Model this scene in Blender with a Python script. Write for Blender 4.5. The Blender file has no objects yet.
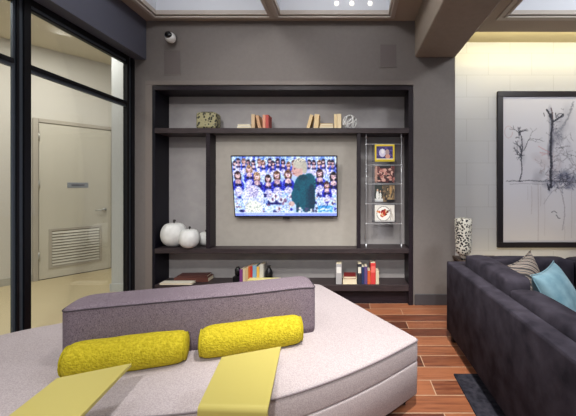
import bpy, bmesh, math, random
import numpy as np
from mathutils import Vector, Matrix, Euler
from math import pi, sin, cos, radians

S = bpy.context.scene
C = S.collection
random.seed(4)
EYE = 1.38

# ------------------------------------------------------------------ colour / materials
def lin(c):
    c = c / 255.0
    return c / 12.92 if c <= 0.04045 else ((c + 0.055) / 1.055) ** 2.4

def rgb(r, g, b):
    return (lin(r), lin(g), lin(b), 1.0)

def mat(name, col, rough=0.6, metal=0.0, spec=0.5, emit=None, estr=0.0):
    m = bpy.data.materials.new(name)
    m.use_nodes = True
    b = m.node_tree.nodes['Principled BSDF']
    b.inputs['Base Color'].default_value = rgb(*col)
    b.inputs['Roughness'].default_value = rough
    b.inputs['Metallic'].default_value = metal
    b.inputs['Specular IOR Level'].default_value = spec
    if emit:
        b.inputs['Emission Color'].default_value = rgb(*emit)
        b.inputs['Emission Strength'].default_value = estr
    return m

def nodes(m):
    nt = m.node_tree
    return nt, nt.nodes['Principled BSDF'], nt.nodes.new, nt.links.new

def noise_mat(name, c1, c2, scale=60, detail=4, rough=0.8, bump=0.0, stretch=(1, 1, 1), spec=0.3, lo=0.35, hi=0.65, bscale=None, sheen=0.0):
    m = mat(name, c1, rough, spec=spec)
    nt, b, N, L = nodes(m)
    tc = N('ShaderNodeTexCoord'); mp = N('ShaderNodeMapping')
    mp.inputs['Scale'].default_value = stretch
    L(tc.outputs['Object'], mp.inputs['Vector'])
    n = N('ShaderNodeTexNoise'); n.inputs['Scale'].default_value = scale; n.inputs['Detail'].default_value = detail
    L(mp.outputs[0], n.inputs['Vector'])
    r = N('ShaderNodeValToRGB')
    r.color_ramp.elements[0].position = lo; r.color_ramp.elements[1].position = hi
    r.color_ramp.elements[0].color = rgb(*c1); r.color_ramp.elements[1].color = rgb(*c2)
    L(n.outputs['Fac'], r.inputs['Fac']); L(r.outputs['Color'], b.inputs['Base Color'])
    if bump:
        src = n
        if bscale:
            src = N('ShaderNodeTexNoise'); src.inputs['Scale'].default_value = bscale
            L(mp.outputs[0], src.inputs['Vector'])
        bp = N('ShaderNodeBump'); bp.inputs['Strength'].default_value = bump; bp.inputs['Distance'].default_value = 0.004
        L(src.outputs['Fac'], bp.inputs['Height']); L(bp.outputs[0], b.inputs['Normal'])
    if sheen:
        b.inputs['Sheen Weight'].default_value = sheen
        b.inputs['Sheen Roughness'].default_value = 0.4
    return m

def planks():
    m = mat('floor_planks', (140, 80, 55), 0.3, spec=0.5)
    nt, b, N, L = nodes(m)
    tc = N('ShaderNodeTexCoord')
    mp = N('ShaderNodeMapping'); mp.inputs['Location'].default_value = (0.35, 0.035, 0)
    L(tc.outputs['Object'], mp.inputs['Vector'])
    br = N('ShaderNodeTexBrick'); br.offset = 0.37; br.offset_frequency = 2
    br.inputs['Color1'].default_value = (0, 0, 0, 1); br.inputs['Color2'].default_value = (1, 1, 1, 1)
    br.inputs['Mortar'].default_value = (0.5, 0.5, 0.5, 1)
    br.inputs['Scale'].default_value = 1.0; br.inputs['Mortar Size'].default_value = 0.0035
    br.inputs['Mortar Smooth'].default_value = 0.2
    br.inputs['Brick Width'].default_value = 0.92; br.inputs['Row Height'].default_value = 0.165
    L(mp.outputs[0], br.inputs['Vector'])
    ms = N('ShaderNodeMapping'); ms.inputs['Scale'].default_value = (2.2, 26, 1)
    L(tc.outputs['Object'], ms.inputs['Vector'])
    n = N('ShaderNodeTexNoise'); n.inputs['Scale'].default_value = 1.6; n.inputs['Detail'].default_value = 8; n.inputs['Distortion'].default_value = 0.6
    L(ms.outputs[0], n.inputs['Vector'])
    a = N('ShaderNodeMath'); a.operation = 'MULTIPLY'; a.inputs[1].default_value = 0.5
    L(br.outputs['Color'], a.inputs[0])
    s = N('ShaderNodeMath'); s.operation = 'MULTIPLY_ADD'; s.inputs[1].default_value = 0.75
    L(n.outputs['Fac'], s.inputs[0]); L(a.outputs[0], s.inputs[2])
    r = N('ShaderNodeValToRGB')
    r.color_ramp.elements[0].position = 0.2; r.color_ramp.elements[0].color = rgb(58, 35, 30)
    r.color_ramp.elements[1].position = 0.85; r.color_ramp.elements[1].color = rgb(164, 104, 72)
    e = r.color_ramp.elements.new(0.5); e.color = rgb(112, 64, 46)
    L(s.outputs[0], r.inputs['Fac'])
    mx = N('ShaderNodeMix'); mx.data_type = 'RGBA'
    L(br.outputs['Fac'], mx.inputs['Factor']); L(r.outputs['Color'], mx.inputs['A'])
    mx.inputs['B'].default_value = rgb(196, 168, 142)
    L(mx.outputs['Result'], b.inputs['Base Color'])
    bp = N('ShaderNodeBump'); bp.inputs['Strength'].default_value = 0.25; bp.inputs['Distance'].default_value = 0.003
    inv = N('ShaderNodeMath'); inv.operation = 'SUBTRACT'; inv.inputs[0].default_value = 1.0
    L(br.outputs['Fac'], inv.inputs[1]); L(inv.outputs[0], bp.inputs['Height']); L(bp.outputs[0], b.inputs['Normal'])
    return m

def tile_wall():
    m = mat('wall_tiles', (205, 205, 205), 0.35, spec=0.4)
    nt, b, N, L = nodes(m)
    tc = N('ShaderNodeTexCoord'); sp = N('ShaderNodeSeparateXYZ'); cb = N('ShaderNodeCombineXYZ')
    L(tc.outputs['Object'], sp.inputs[0])
    ax = N('ShaderNodeMath'); ax.operation = 'ADD'; ax.inputs[1].default_value = 0.19
    az = N('ShaderNodeMath'); az.operation = 'ADD'; az.inputs[1].default_value = 0.15
    L(sp.outputs['X'], ax.inputs[0]); L(sp.outputs['Z'], az.inputs[0])
    L(ax.outputs[0], cb.inputs['X']); L(az.outputs[0], cb.inputs['Y'])
    br = N('ShaderNodeTexBrick'); br.offset = 0.5
    br.inputs['Color1'].default_value = rgb(196, 197, 202); br.inputs['Color2'].default_value = rgb(199, 199, 203)
    br.inputs['Mortar'].default_value = rgb(178, 178, 181)
    br.inputs['Scale'].default_value = 1.0; br.inputs['Mortar Size'].default_value = 0.003
    br.inputs['Brick Width'].default_value = 0.61; br.inputs['Row Height'].default_value = 0.309
    L(cb.outputs[0], br.inputs['Vector'])
    L(br.outputs['Color'], b.inputs['Base Color'])
    return m

def vertex_mat(name, emit=0.0, rough=0.5):
    m = mat(name, (200, 200, 200), rough)
    nt, b, N, L = nodes(m)
    at = N('ShaderNodeAttribute'); at.attribute_name = 'Col'
    if emit:
        b.inputs['Base Color'].default_value = (0.01, 0.01, 0.01, 1)
        L(at.outputs['Color'], b.inputs['Emission Color']); b.inputs['Emission Strength'].default_value = emit
    else:
        L(at.outputs['Color'], b.inputs['Base Color'])
    return m

def glass_mat(name, tint=(250, 252, 251), refl=0.12):
    m = bpy.data.materials.new(name); m.use_nodes = True
    nt = m.node_tree; nt.nodes.clear(); N = nt.nodes.new; L = nt.links.new
    o = N('ShaderNodeOutputMaterial'); mx = N('ShaderNodeMixShader'); t = N('ShaderNodeBsdfTransparent'); g = N('ShaderNodeBsdfGlossy')
    t.inputs['Color'].default_value = rgb(*tint); g.inputs['Roughness'].default_value = 0.03
    lw = N('ShaderNodeFresnel'); lw.inputs['IOR'].default_value = 1.3
    mu = N('ShaderNodeMath'); mu.operation = 'MULTIPLY'; mu.inputs[1].default_value = refl * 1.6
    L(lw.outputs[0], mu.inputs[0]); L(mu.outputs[0], mx.inputs['Fac'])
    L(t.outputs[0], mx.inputs[1]); L(g.outputs[0], mx.inputs[2]); L(mx.outputs[0], o.inputs['Surface'])
    return m

def spotted(name, base, spot, scale, lo, hi, rough=0.5):
    m = mat(name, base, rough)
    nt, b, N, L = nodes(m)
    tc = N('ShaderNodeTexCoord')
    v = N('ShaderNodeTexVoronoi'); v.inputs['Scale'].default_value = scale; v.feature = 'F1'
    L(tc.outputs['Object'], v.inputs['Vector'])
    r = N('ShaderNodeValToRGB'); r.color_ramp.elements[0].position = lo; r.color_ramp.elements[1].position = hi
    r.color_ramp.elements[0].color = rgb(*spot); r.color_ramp.elements[1].color = rgb(*base)
    L(v.outputs['Distance'], r.inputs['Fac']); L(r.outputs['Color'], b.inputs['Base Color'])
    bp = N('ShaderNodeBump'); bp.inputs['Strength'].default_value = 0.6; bp.inputs['Distance'].default_value = 0.006
    L(v.outputs['Distance'], bp.inputs['Height']); L(bp.outputs[0], b.inputs['Normal'])
    return m

def striped():
    m = mat('striped_fabric', (150, 140, 130), 0.9)
    nt, b, N, L = nodes(m)
    tc = N('ShaderNodeTexCoord')
    w = N('ShaderNodeTexWave'); w.wave_type = 'BANDS'; w.bands_direction = 'DIAGONAL'
    w.inputs['Scale'].default_value = 9; w.inputs['Distortion'].default_value = 2.2; w.inputs['Detail'].default_value = 2; w.inputs['Detail Scale'].default_value = 0.8
    L(tc.outputs['Object'], w.inputs['Vector'])
    r = N('ShaderNodeValToRGB'); r.color_ramp.interpolation = 'CONSTANT'
    r.color_ramp.elements[0].position = 0; r.color_ramp.elements[0].color = rgb(62, 58, 62)
    for p, c in ((0.2, (160, 152, 140)), (0.38, (98, 92, 92)), (0.55, (178, 140, 122)), (0.7, (176, 170, 158)), (0.88, (110, 104, 102))):
        e = r.color_ramp.elements.new(p); e.color = rgb(*c)
    r.color_ramp.elements[-1].color = rgb(120, 112, 108)
    L(w.outputs['Fac'], r.inputs['Fac']); L(r.outputs['Color'], b.inputs['Base Color'])
    return m

def knit():
    m = noise_mat('yellow_knit', (168, 152, 16), (202, 184, 44), 70, 3, 0.9, 0, lo=0.3, hi=0.7)
    nt, b, N, L = nodes(m)
    tc = N('ShaderNodeTexCoord')
    mp = N('ShaderNodeMapping'); mp.inputs['Scale'].default_value = (75, 75, 75)
    L(tc.outputs['Object'], mp.inputs['Vector'])
    v = N('ShaderNodeTexVoronoi'); v.inputs['Scale'].default_value = 1.4
    L(mp.outputs[0], v.inputs['Vector'])
    bp = N('ShaderNodeBump'); bp.inputs['Strength'].default_value = 0.8; bp.inputs['Distance'].default_value = 0.006; bp.invert = True
    L(v.outputs['Distance'], bp.inputs['Height']); L(bp.outputs[0], b.inputs['Normal'])
    return m

M = dict(
    wall=noise_mat('taupe_paint', (117, 111, 108), (120, 114, 111), 30, rough=0.7),
    casing=mat('taupe_casing', (122, 113, 108), 0.6),
    bulk=mat('slate_paint', (86, 88, 102), 0.7),
    beam=noise_mat('beam_paint', (148, 136, 124), (152, 140, 128), 20, rough=0.7),
    ceil=mat('ceiling_paint', (166, 151, 137), 0.8),
    ctrim=mat('ceiling_trim', (184, 175, 166), 0.6),
    coffer=mat('coffer_white', (214, 218, 226), 0.6),
    cove=mat('cove_cream', (214, 200, 160), 0.7),
    hall=mat('hall_paint', (208, 203, 194), 0.8),
    hallfloor=mat('hall_floor', (204, 188, 152), 0.5),
    halltrim=mat('hall_trim', (176, 172, 162), 0.6),
    pillar=mat('pale_pillar', (198, 200, 200), 0.7),
    door=mat('door_cream', (204, 198, 184), 0.55),
    doorframe=mat('door_frame_grey', (178, 170, 158), 0.5),
    base=mat('baseboard_grey', (66, 64, 68), 0.5),
    black=mat('black_frame', (8, 8, 15), 0.5, spec=0.3),
    framegrey=mat('frame_grey', (84, 92, 102), 0.4, metal=0.4),
    wood=noise_mat('espresso_wood', (28, 21, 28), (38, 30, 36), 8, 6, 0.45, stretch=(1, 1, 8), spec=0.25),
    shelfw=noise_mat('espresso_shelf', (50, 42, 44), (62, 52, 54), 8, 6, 0.45, stretch=(1, 8, 8), spec=0.3),
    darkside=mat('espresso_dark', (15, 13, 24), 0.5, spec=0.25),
    backp=noise_mat('grey_panel', (156, 152, 153), (162, 158, 158), 12, rough=0.7),
    tvpanel=noise_mat('greige_panel', (168, 162, 154), (174, 168, 160), 12, rough=0.7),
    chrome=mat('chrome', (222, 224, 228), 0.25, metal=0.35),
    brass=mat('satin_steel', (190, 188, 182), 0.35, metal=0.9),
    white=mat('white_gloss', (232, 232, 230), 0.35),
    pumpkin=noise_mat('white_ceramic', (214, 214, 212), (226, 226, 224), 14, rough=0.35),
    stem=mat('dark_stem', (40, 36, 34), 0.7),
    seat=noise_mat('greige_weave', (164, 153, 156), (190, 180, 182), 190, 3, 0.95, 0.25, spec=0.15, bscale=420),
    seatside=noise_mat('greige_weave_side', (164, 153, 156), (190, 180, 182), 190, 3, 0.95, 0.25, spec=0.15, bscale=420),
    seatpipe=mat('seat_piping', (120, 110, 114), 0.9),
    back=noise_mat('heather_plum', (92, 80, 90), (140, 127, 137), 230, 3, 0.95, 0.3, spec=0.15, bscale=380),
    piping=mat('dark_piping', (58, 50, 58), 0.9),
    ypiping=mat('yellow_piping', (168, 154, 8), 0.9),
    yellow=knit(),
    ytable=mat('yellow_laminate', (186, 173, 94), 0.45, spec=0.35),
    sofa=noise_mat('charcoal_velvet', (37, 34, 42), (66, 62, 72), 9, 6, 0.9, 0.12, spec=0.1, sheen=0.0, lo=0.3, hi=0.7, bscale=160),
    sofaleg=mat('dark_leg', (24, 20, 20), 0.5),
    rug=noise_mat('dark_rug', (34, 34, 42), (58, 57, 66), 26, 5, 0.95, 0.3, spec=0.1),
    blue=noise_mat('blue_velvet', (104, 142, 158), (138, 172, 186), 10, 4, 0.8, 0.1, spec=0.2, sheen=0.3, bscale=90),
    stripe=striped(),
    artframe=mat('art_frame', (30, 26, 34), 0.4),
    bezel=mat('tv_bezel', (14, 14, 18), 0.3),
    vase=spotted('pierced_ceramic', (222, 218, 206), (30, 26, 30), 46, 0.42, 0.52),
    mottled=spotted('mottled_olive', (150, 144, 108), (30, 28, 24), 36, 0.36, 0.5),
    mottledside=mat('dark_olive', (46, 42, 38), 0.6),
    led=mat('led_strip', (255, 240, 190), 0.5, emit=(255, 236, 170), estr=3.0),
    lightpatch=mat('light_patch', (255, 250, 240), 0.5, emit=(255, 250, 240), estr=0.9),  # glow for the painted light patches on the coffer side
    lens=mat('camera_lens', (10, 10, 14), 0.15),
    speaker=mat('speaker_mesh', (104, 96, 94), 0.75),
    sign=mat('sign_grey', (142, 146, 154), 0.4),
    signdark=mat('sign_dark', (92, 92, 104), 0.5),
    slot=mat('vent_slot', (118, 110, 98), 0.7),
    glass=glass_mat('clear_glass'),
    acrylic=glass_mat('clear_acrylic', (245, 246, 248), 0.16),
    screen=vertex_mat('tv_picture', 1.05),
    print=vertex_mat('printed_paper', 0, 0.4),
    canvas=vertex_mat('painted_canvas', 0, 0.6),
    paper=mat('page_paper', (226, 214, 186), 0.8),
    tablewood=noise_mat('table_wood', (60, 48, 42), (80, 64, 54), 10, 5, 0.5, stretch=(1, 8, 1)),
)
BC = {}
def bookmat(c):
    if c not in BC:
        BC[c] = mat('book_cover', c, 0.55)
    return BC[c]

# ------------------------------------------------------------------ object helpers
ORIGIN = {}

def thing(name, label, cat, loc=(0, 0, 0), rot=(0, 0, 0), group=None, local=False):
    o = bpy.data.objects.new(name, None); C.objects.link(o)
    o.empty_display_size = 0.05
    o.location = loc; o.rotation_euler = rot
    o['label'] = label; o['category'] = cat
    if group: o['group'] = group
    ORIGIN[o.name] = Vector((0, 0, 0)) if local else Vector(loc)
    return o

def tag(o, label, cat, group=None):
    o['label'] = label; o['category'] = cat
    if group: o['group'] = group
    return o

def structure(o):
    o['kind'] = 'structure'
    return o

class MB:
    def __init__(s):
        s.v = []; s.f = []
    def add(s, vs, fs):
        n = len(s.v); s.v += [Vector(p) for p in vs]; s.f += [[n + i for i in f] for f in fs]
        return s
    def box(s, x0, x1, y0, y1, z0, z1):
        vs = [(x, y, z) for z in (z0, z1) for y in (y0, y1) for x in (x0, x1)]
        return s.add(vs, [(0, 2, 3, 1), (4, 5, 7, 6), (0, 1, 5, 4), (2, 6, 7, 3), (0, 4, 6, 2), (1, 3, 7, 5)])
    def obox(s, cx, cy, cz, w, d, h, rot):
        R = Euler(rot).to_matrix()
        vs = [Vector((cx, cy, cz)) + R @ Vector((x * w / 2, y * d / 2, z * h / 2)) for z in (-1, 1) for y in (-1, 1) for x in (-1, 1)]
        return s.add(vs, [(0, 2, 3, 1), (4, 5, 7, 6), (0, 1, 5, 4), (2, 6, 7, 3), (0, 4, 6, 2), (1, 3, 7, 5)])
    def tube(s, pts, r, n=10, closed=False, caps=True):
        pts = [Vector(p) for p in pts]; k = len(pts); rings = []
        up = Vector((0, 0, 1))
        for i, p in enumerate(pts):
            a = pts[(i - 1) % k] if (closed or i > 0) else p
            b = pts[(i + 1) % k] if (closed or i < k - 1) else p
            t = (b - a).normalized()
            u = t.cross(up)
            if u.length < 1e-3: u = t.cross(Vector((1, 0, 0)))
            u.normalize(); w = t.cross(u).normalized()
            rr = r[i] if isinstance(r, (list, tuple)) else r
            rings.append([p + (u * cos(2 * pi * j / n) + w * sin(2 * pi * j / n)) * rr for j in range(n)])
        vs = [q for g in rings for q in g]; fs = []
        for i in range(k if closed else k - 1):
            a = i * n; b = ((i + 1) % k) * n
            for j in range(n):
                fs.append((a + j, a + (j + 1) % n, b + (j + 1) % n, b + j))
        if caps and not closed:
            fs.append(tuple(range(n))[::-1]); fs.append(tuple((k - 1) * n + j for j in range(n)))
        return s.add(vs, fs)
    def lathe(s, prof, c=(0, 0, 0), n=28, lobes=0, amp=0.0, sq=(1, 1)):
        vs = []; fs = []
        for (r, z) in prof:
            for j in range(n):
                a = 2 * pi * j / n
                q = r * (1 - amp * abs(sin(a * lobes / 2)) ** 6 if lobes else 1)
                vs.append((c[0] + q * cos(a) * sq[0], c[1] + q * sin(a) * sq[1], c[2] + z))
        k = len(prof)
        for i in range(k - 1):
            for j in range(n):
                fs.append((i * n + j, i * n + (j + 1) % n, (i + 1) * n + (j + 1) % n, (i + 1) * n + j))
        fs.append(tuple(range(n))[::-1]); fs.append(tuple((k - 1) * n + j for j in range(n)))
        return s.add(vs, fs)
    def prism(s, outline, rings):
        """outline: CCW plan loop; rings: list of (inset, z)."""
        k = len(outline); P = [Vector((p[0], p[1])) for p in outline]
        nrm = []
        for i in range(k):
            t = (P[(i + 1) % k] - P[i - 1]).normalized()
            nrm.append(Vector((t.y, -t.x)))
        vs = []; fs = []
        for (ins, z) in rings:
            for i in range(k):
                q = P[i] - nrm[i] * ins
                vs.append((q.x, q.y, z))
        for r in range(len(rings) - 1):
            for i in range(k):
                fs.append((r * k + i, r * k + (i + 1) % k, (r + 1) * k + (i + 1) % k, (r + 1) * k + i))
        fs.append(tuple(range(k))[::-1]); fs.append(tuple((len(rings) - 1) * k + i for i in range(k)))
        return s.add(vs, fs)
    def build(s, name, m, parent=None, bevel=0.0, smooth=False, seg=2, subdiv=0):
        org = Vector((0, 0, 0)); r = parent
        while r is not None and r.parent is not None: r = r.parent
        if r is not None: org = ORIGIN.get(r.name, org)
        me = bpy.data.meshes.new(name)
        me.from_pydata([tuple(p - org) for p in s.v], [], s.f); me.update()
        bm = bmesh.new(); bm.from_mesh(me); bmesh.ops.recalc_face_normals(bm, faces=bm.faces); bm.to_mesh(me); bm.free()
        o = bpy.data.objects.new(name, me); C.objects.link(o)
        me.materials.append(m)
        if parent is not None: o.parent = parent
        if smooth or bevel:
            for p in me.polygons: p.use_smooth = True
        if bevel:
            b = o.modifiers.new('bevel', 'BEVEL'); b.width = bevel; b.segments = seg; b.limit_method = 'ANGLE'; b.angle_limit = radians(40)
            b.harden_normals = True
        if subdiv:
            d = o.modifiers.new('sub', 'SUBSURF'); d.levels = subdiv; d.render_levels = subdiv
        return o

def box(name, m, b, parent=None, bevel=0.0, seg=2):
    return MB().box(*b).build(name, m, parent, bevel, seg=seg)

def smooth_loop(pts, sub=6):
    k = len(pts); out = []
    for i in range(k):
        p0, p1, p2, p3 = [Vector(pts[(i + d) % k]) for d in (-1, 0, 1, 2)]
        for j in range(sub):
            t = j / sub
            out.append(0.5 * ((2 * p1) + (p2 - p0) * t + (2 * p0 - 5 * p1 + 4 * p2 - p3) * t * t + (3 * p1 - p0 - 3 * p2 + p3) * t ** 3))
    return out

def round_poly(pts, rad, seg=7):
    """plan polygon (CCW) with each corner rounded by rad[i]; straight edges get extra points"""
    k = len(pts); out = []
    for i in range(k):
        p = Vector(pts[i]); a = Vector(pts[i - 1]); b = Vector(pts[(i + 1) % k])
        u = (a - p).normalized(); v = (b - p).normalized()
        ang = math.acos(max(-1, min(1, u.dot(v)))); r = rad[i]
        if ang > radians(172) or r <= 0:
            out.append(p); continue
        d = r / math.tan(ang / 2)
        d = min(d, (a - p).length * 0.48, (b - p).length * 0.48); r = d * math.tan(ang / 2)
        c = p + (u + v).normalized() * (r / sin(ang / 2))
        s0 = p + u * d - c; s1 = p + v * d - c
        a0 = math.atan2(s0.y, s0.x); a1 = math.atan2(s1.y, s1.x)
        while a1 - a0 > pi: a1 -= 2 * pi
        while a1 - a0 < -pi: a1 += 2 * pi
        for j in range(seg + 1):
            t = a0 + (a1 - a0) * j / seg
            out.append(c + Vector((cos(t), sin(t))) * r)
    return out

def cushion(name, m, b, parent, puff=0.02, r=0.035, lump=0.0):
    """soft block: gridded box with rounded edges and swollen faces"""
    x0, x1, y0, y1, z0, z1 = b
    bm = bmesh.new(); bmesh.ops.create_cube(bm, size=2)
    bmesh.ops.subdivide_edges(bm, edges=bm.edges[:], cuts=9, use_grid_fill=True)
    hx, hy, hz = (x1 - x0) / 2, (y1 - y0) / 2, (z1 - z0) / 2
    c = Vector(((x0 + x1) / 2, (y0 + y1) / 2, (z0 + z1) / 2))
    rnd = random.Random(int(abs(x0 * 131 + y0 * 71 + z0 * 17) * 10)); ph = [rnd.uniform(0, 6) for _ in range(4)]
    for v in bm.verts:
        q = v.co.copy()
        w = Vector((q.x * hx, q.y * hy, q.z * hz))
        inner = Vector((max(-hx + r, min(hx - r, w.x)), max(-hy + r, min(hy - r, w.y)), max(-hz + r, min(hz - r, w.z))))
        d = w - inner
        if d.length > 1e-6: w = inner + d.normalized() * min(d.length, r)
        fx = (1 - q.x ** 2); fy = (1 - q.y ** 2); fz = (1 - q.z ** 2)
        l = 1 + lump * (sin(q.x * 2.3 + ph[0]) + sin(q.y * 2.7 + ph[1]) + sin(q.z * 2.1 + ph[2])) / 3
        w.x += puff * l * q.x * fy * fz * (abs(q.x) > .999); w.y += puff * l * q.y * fx * fz * (abs(q.y) > .999); w.z += puff * l * q.z * fx * fy * (abs(q.z) > .999)
        if lump: w.z += lump * 0.02 * sin(q.x * 3 + q.y * 4 + ph[3]) * (q.z > 0)
        v.co = w
    mb = MB(); bm.verts.index_update()
    mb.add([v.co + c for v in bm.verts], [[v.index for v in f.verts] for f in bm.faces]); bm.free()
    return mb.build(name, m, parent, smooth=True, subdiv=1)

def painted(name, m, img, w, h, parent=None, M4=None):
    """flat picture of w x h metres in local XZ (facing -Y), colours from an (ny,nx,3) sRGB array, top row first"""
    ny, nx, _ = img.shape
    org = Vector((0, 0, 0)); r = parent
    while r is not None and r.parent is not None: r = r.parent
    if r is not None: org = ORIGIN.get(r.name, org)
    vs = []
    for j in range(ny + 1):
        for i in range(nx + 1):
            p = Vector((w * i / nx, 0, h * (1 - j / ny)))
            if M4: p = M4 @ p
            vs.append(tuple(p - org))
    fs = [(j * (nx + 1) + i, (j + 1) * (nx + 1) + i, (j + 1) * (nx + 1) + i + 1, j * (nx + 1) + i + 1) for j in range(ny) for i in range(nx)]
    me = bpy.data.meshes.new(name); me.from_pydata(vs, [], fs); me.update()
    a = me.color_attributes.new('Col', 'FLOAT_COLOR', 'CORNER')
    c = np.clip(img, 0, 255) / 255.0
    l = np.where(c <= 0.04045, c / 12.92, ((c + 0.055) / 1.055) ** 2.4).reshape(-1, 3)
    l = np.concatenate([l, np.ones((l.shape[0], 1))], 1)
    a.data.foreach_set('color', np.repeat(l, 4, 0).astype(np.float32).ravel())
    me.materials.append(m)
    o = bpy.data.objects.new(name, me); C.objects.link(o)
    if parent is not None: o.parent = parent
    return o

class Paint:
    def __init__(s, nx, ny, bg):
        s.a = np.zeros((ny, nx, 3)) + np.array(bg, float); s.ny, s.nx = ny, nx
        s.Y, s.X = np.mgrid[0:ny, 0:nx].astype(float)
    def ell(s, cx, cy, rx, ry, c, al=1.0, soft=0.0):
        d = ((s.X - cx) / rx) ** 2 + ((s.Y - cy) / ry) ** 2
        k = (np.clip((1 + soft - d) / (2 * soft), 0, 1) if soft else (d <= 1).astype(float)) * al
        s.a += k[..., None] * (np.array(c, float) - s.a)
    def rect(s, x0, y0, x1, y1, c, al=1.0):
        k = ((s.X >= x0) & (s.X < x1) & (s.Y >= y0) & (s.Y < y1)) * al
        s.a += k[..., None] * (np.array(c, float) - s.a)
    def dab(s, x, y, r, c, al):
        x0, x1 = int(max(0, x - r - 1)), int(min(s.nx, x + r + 2)); y0, y1 = int(max(0, y - r - 1)), int(min(s.ny, y + r + 2))
        if x1 <= x0 or y1 <= y0: return
        d = np.hypot(s.X[y0:y1, x0:x1] - x, s.Y[y0:y1, x0:x1] - y)
        k = np.clip(r + 0.5 - d, 0, 1) * al
        s.a[y0:y1, x0:x1] += k[..., None] * (np.array(c, float) - s.a[y0:y1, x0:x1])
    def line(s, pts, r, c, al=1.0, jit=0.0, rnd=random):
        for (a, b) in zip(pts[:-1], pts[1:]):
            n = int(max(2, math.hypot(b[0] - a[0], b[1] - a[1]) * 1.6))
            for i in range(n):
                t = i / n
                s.dab(a[0] + (b[0] - a[0]) * t + rnd.gauss(0, jit), a[1] + (b[1] - a[1]) * t + rnd.gauss(0, jit), r * rnd.uniform(.6, 1.2) if jit else r, c, al)

# ================================================================== ROOM SHELL
WY = 3.72
structure(box('floor', planks(), (-2.5, 5.2, -2.6, 4.6, -0.08, 0)))
structure(box('floor_hall', M['hallfloor'], (-7.5, -2.5, -2.6, 7.0, -0.08, 0)))

w = MB()
w.box(-2.5, -2.262, WY, 4.6, 0, 3.75)                # strip beside the shelving
w.box(0.735, 1.222, WY, 4.6, 0, 3.75)                # column
w.box(-2.262, 0.735, WY, 4.6, 2.548, 3.75)           # header
w.box(-2.262, 0.735, 4.02, 4.6, 0, 2.548)
structure(w.build('wall_back', M['wall']))
w = MB()
w.box(-2.375, 0.735, WY - 0.012, WY - 0.0005, 2.552, 2.60)
w.box(-2.375, -2.292, WY - 0.012, WY - 0.0005, 0, 2.552)
structure(w.build('trim_1', M['casing'], bevel=0.004))
structure(box('baseboard_back', M['base'], (0.75, 1.234, WY - 0.02, WY - 0.0005, 0, 0.125), bevel=0.004))
structure(box('wall_right', tile_wall(), (1.222, 5.2, 4.5, 4.6, 0, 3.75)))
structure(box('wall_far_right', M['wall'], (5.2, 5.3, -2.6, 4.6, 0, 3.75)))
structure(box('ceiling_bulkhead', M['bulk'], (-2.66, -2.368, -2.6, WY - 0.0005, 2.848, 3.75)))
structure(box('ceiling_beam', M['beam'], (0.75, 1.222, -2.6, WY - 0.0005, 2.868, 3.75), bevel=0.02))

# coffered ceiling
def coffer_ceiling(name, X0, X1, Y0, Y1, holes, z=3.3, top=3.72):
    m = MB(); xs = sorted(set([X0, X1] + [h[0] for h in holes] + [h[1] for h in holes]))
    hy0, hy1 = holes[0][2], holes[0][3]
    m.box(X0, X1, Y0, hy0, z, top); m.box(X0, X1, hy1, Y1, z, top)
    for a, b in zip(xs[:-1], xs[1:]):
        if not any(abs(h[0] - a) < 1e-6 for h in holes):
            m.box(a, b, hy0, hy1, z, top)
    structure(m.build(name, M['ceil']))
HOLES = [(-2.19, -0.91, -0.2, 3.60), (-0.80, 0.45, -0.2, 3.60)]
coffer_ceiling('ceiling', -2.368, 0.75, -2.6, WY - 0.0005, HOLES)
coffer_ceiling('ceiling_lounge', 1.222, 5.2, -2.6, 3.99, [(1.77, 4.6, -0.2, 3.60)])

def coffer_lining(name, h, z=3.3, top=3.72):
    x0, x1, y0, y1 = h; t = 0.012
    m = MB()
    m.box(x0, x1, y0, y1, top - 0.02, top)
    m.box(x0, x0 + t, y0, y1, z + 0.05, top - 0.02); m.box(x1 - t, x1, y0, y1, z + 0.05, top - 0.02)
    m.box(x0 + t, x1 - t, y0, y0 + t, z + 0.05, top - 0.02); m.box(x0 + t, x1 - t, y1 - t, y1, z + 0.05, top - 0.02)
    return structure(m.build(name, M['coffer']))
def coffer_trim(name, h, m_, wd=0.09, z=3.3):
    x0, x1, y0, y1 = h
    m = MB()
    for (k, zb) in ((wd, z - 0.012), (0.03, z - 0.024)):
        a, b, c, d = x0 - k, x1 + k, y0 - k, y1 + k
        m.box(a, b, d - k, d, zb, z - 0.0005); m.box(a, b, c, c + k, zb, z - 0.0005)
        m.box(a, a + k, c + k, d - k, zb, z - 0.0005); m.box(b - k, b, c + k, d - k, zb, z - 0.0005)
    m.box(x0, x1, y1 - 0.02, y1, z, z + 0.05); m.box(x0, x0 + 0.02, y0, y1 - 0.02, z, z + 0.05); m.box(x1 - 0.02, x1, y0, y1 - 0.02, z, z + 0.05)
    return structure(m.build(name, m_, bevel=0.004))
for i, h in enumerate(HOLES):
    coffer_lining('ceiling_coffer', h)
    coffer_trim('trim_%d' % (i + 2), h, M['ctrim'], 0.055 if i else 0.055)
coffer_lining('ceiling_coffer', (1.77, 4.6, -0.2, 3.60))
coffer_trim('trim_4', (1.77, 4.6, -0.2, 3.60), M['ctrim'], 0.09)
# light cove above the tiled wall
m = MB(); m.box(1.222, 5.2, 3.99, 4.5, 3.40, 3.5)
structure(m.build('ceiling_cove', M['cove']))
o = box('ceiling_light_strip', M['led'], (1.3, 5.1, 4.02, 4.05, 3.345, 3.36))
tag(o, 'long warm light strip hidden in the ceiling cove above the tiled wall', 'light')
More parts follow.
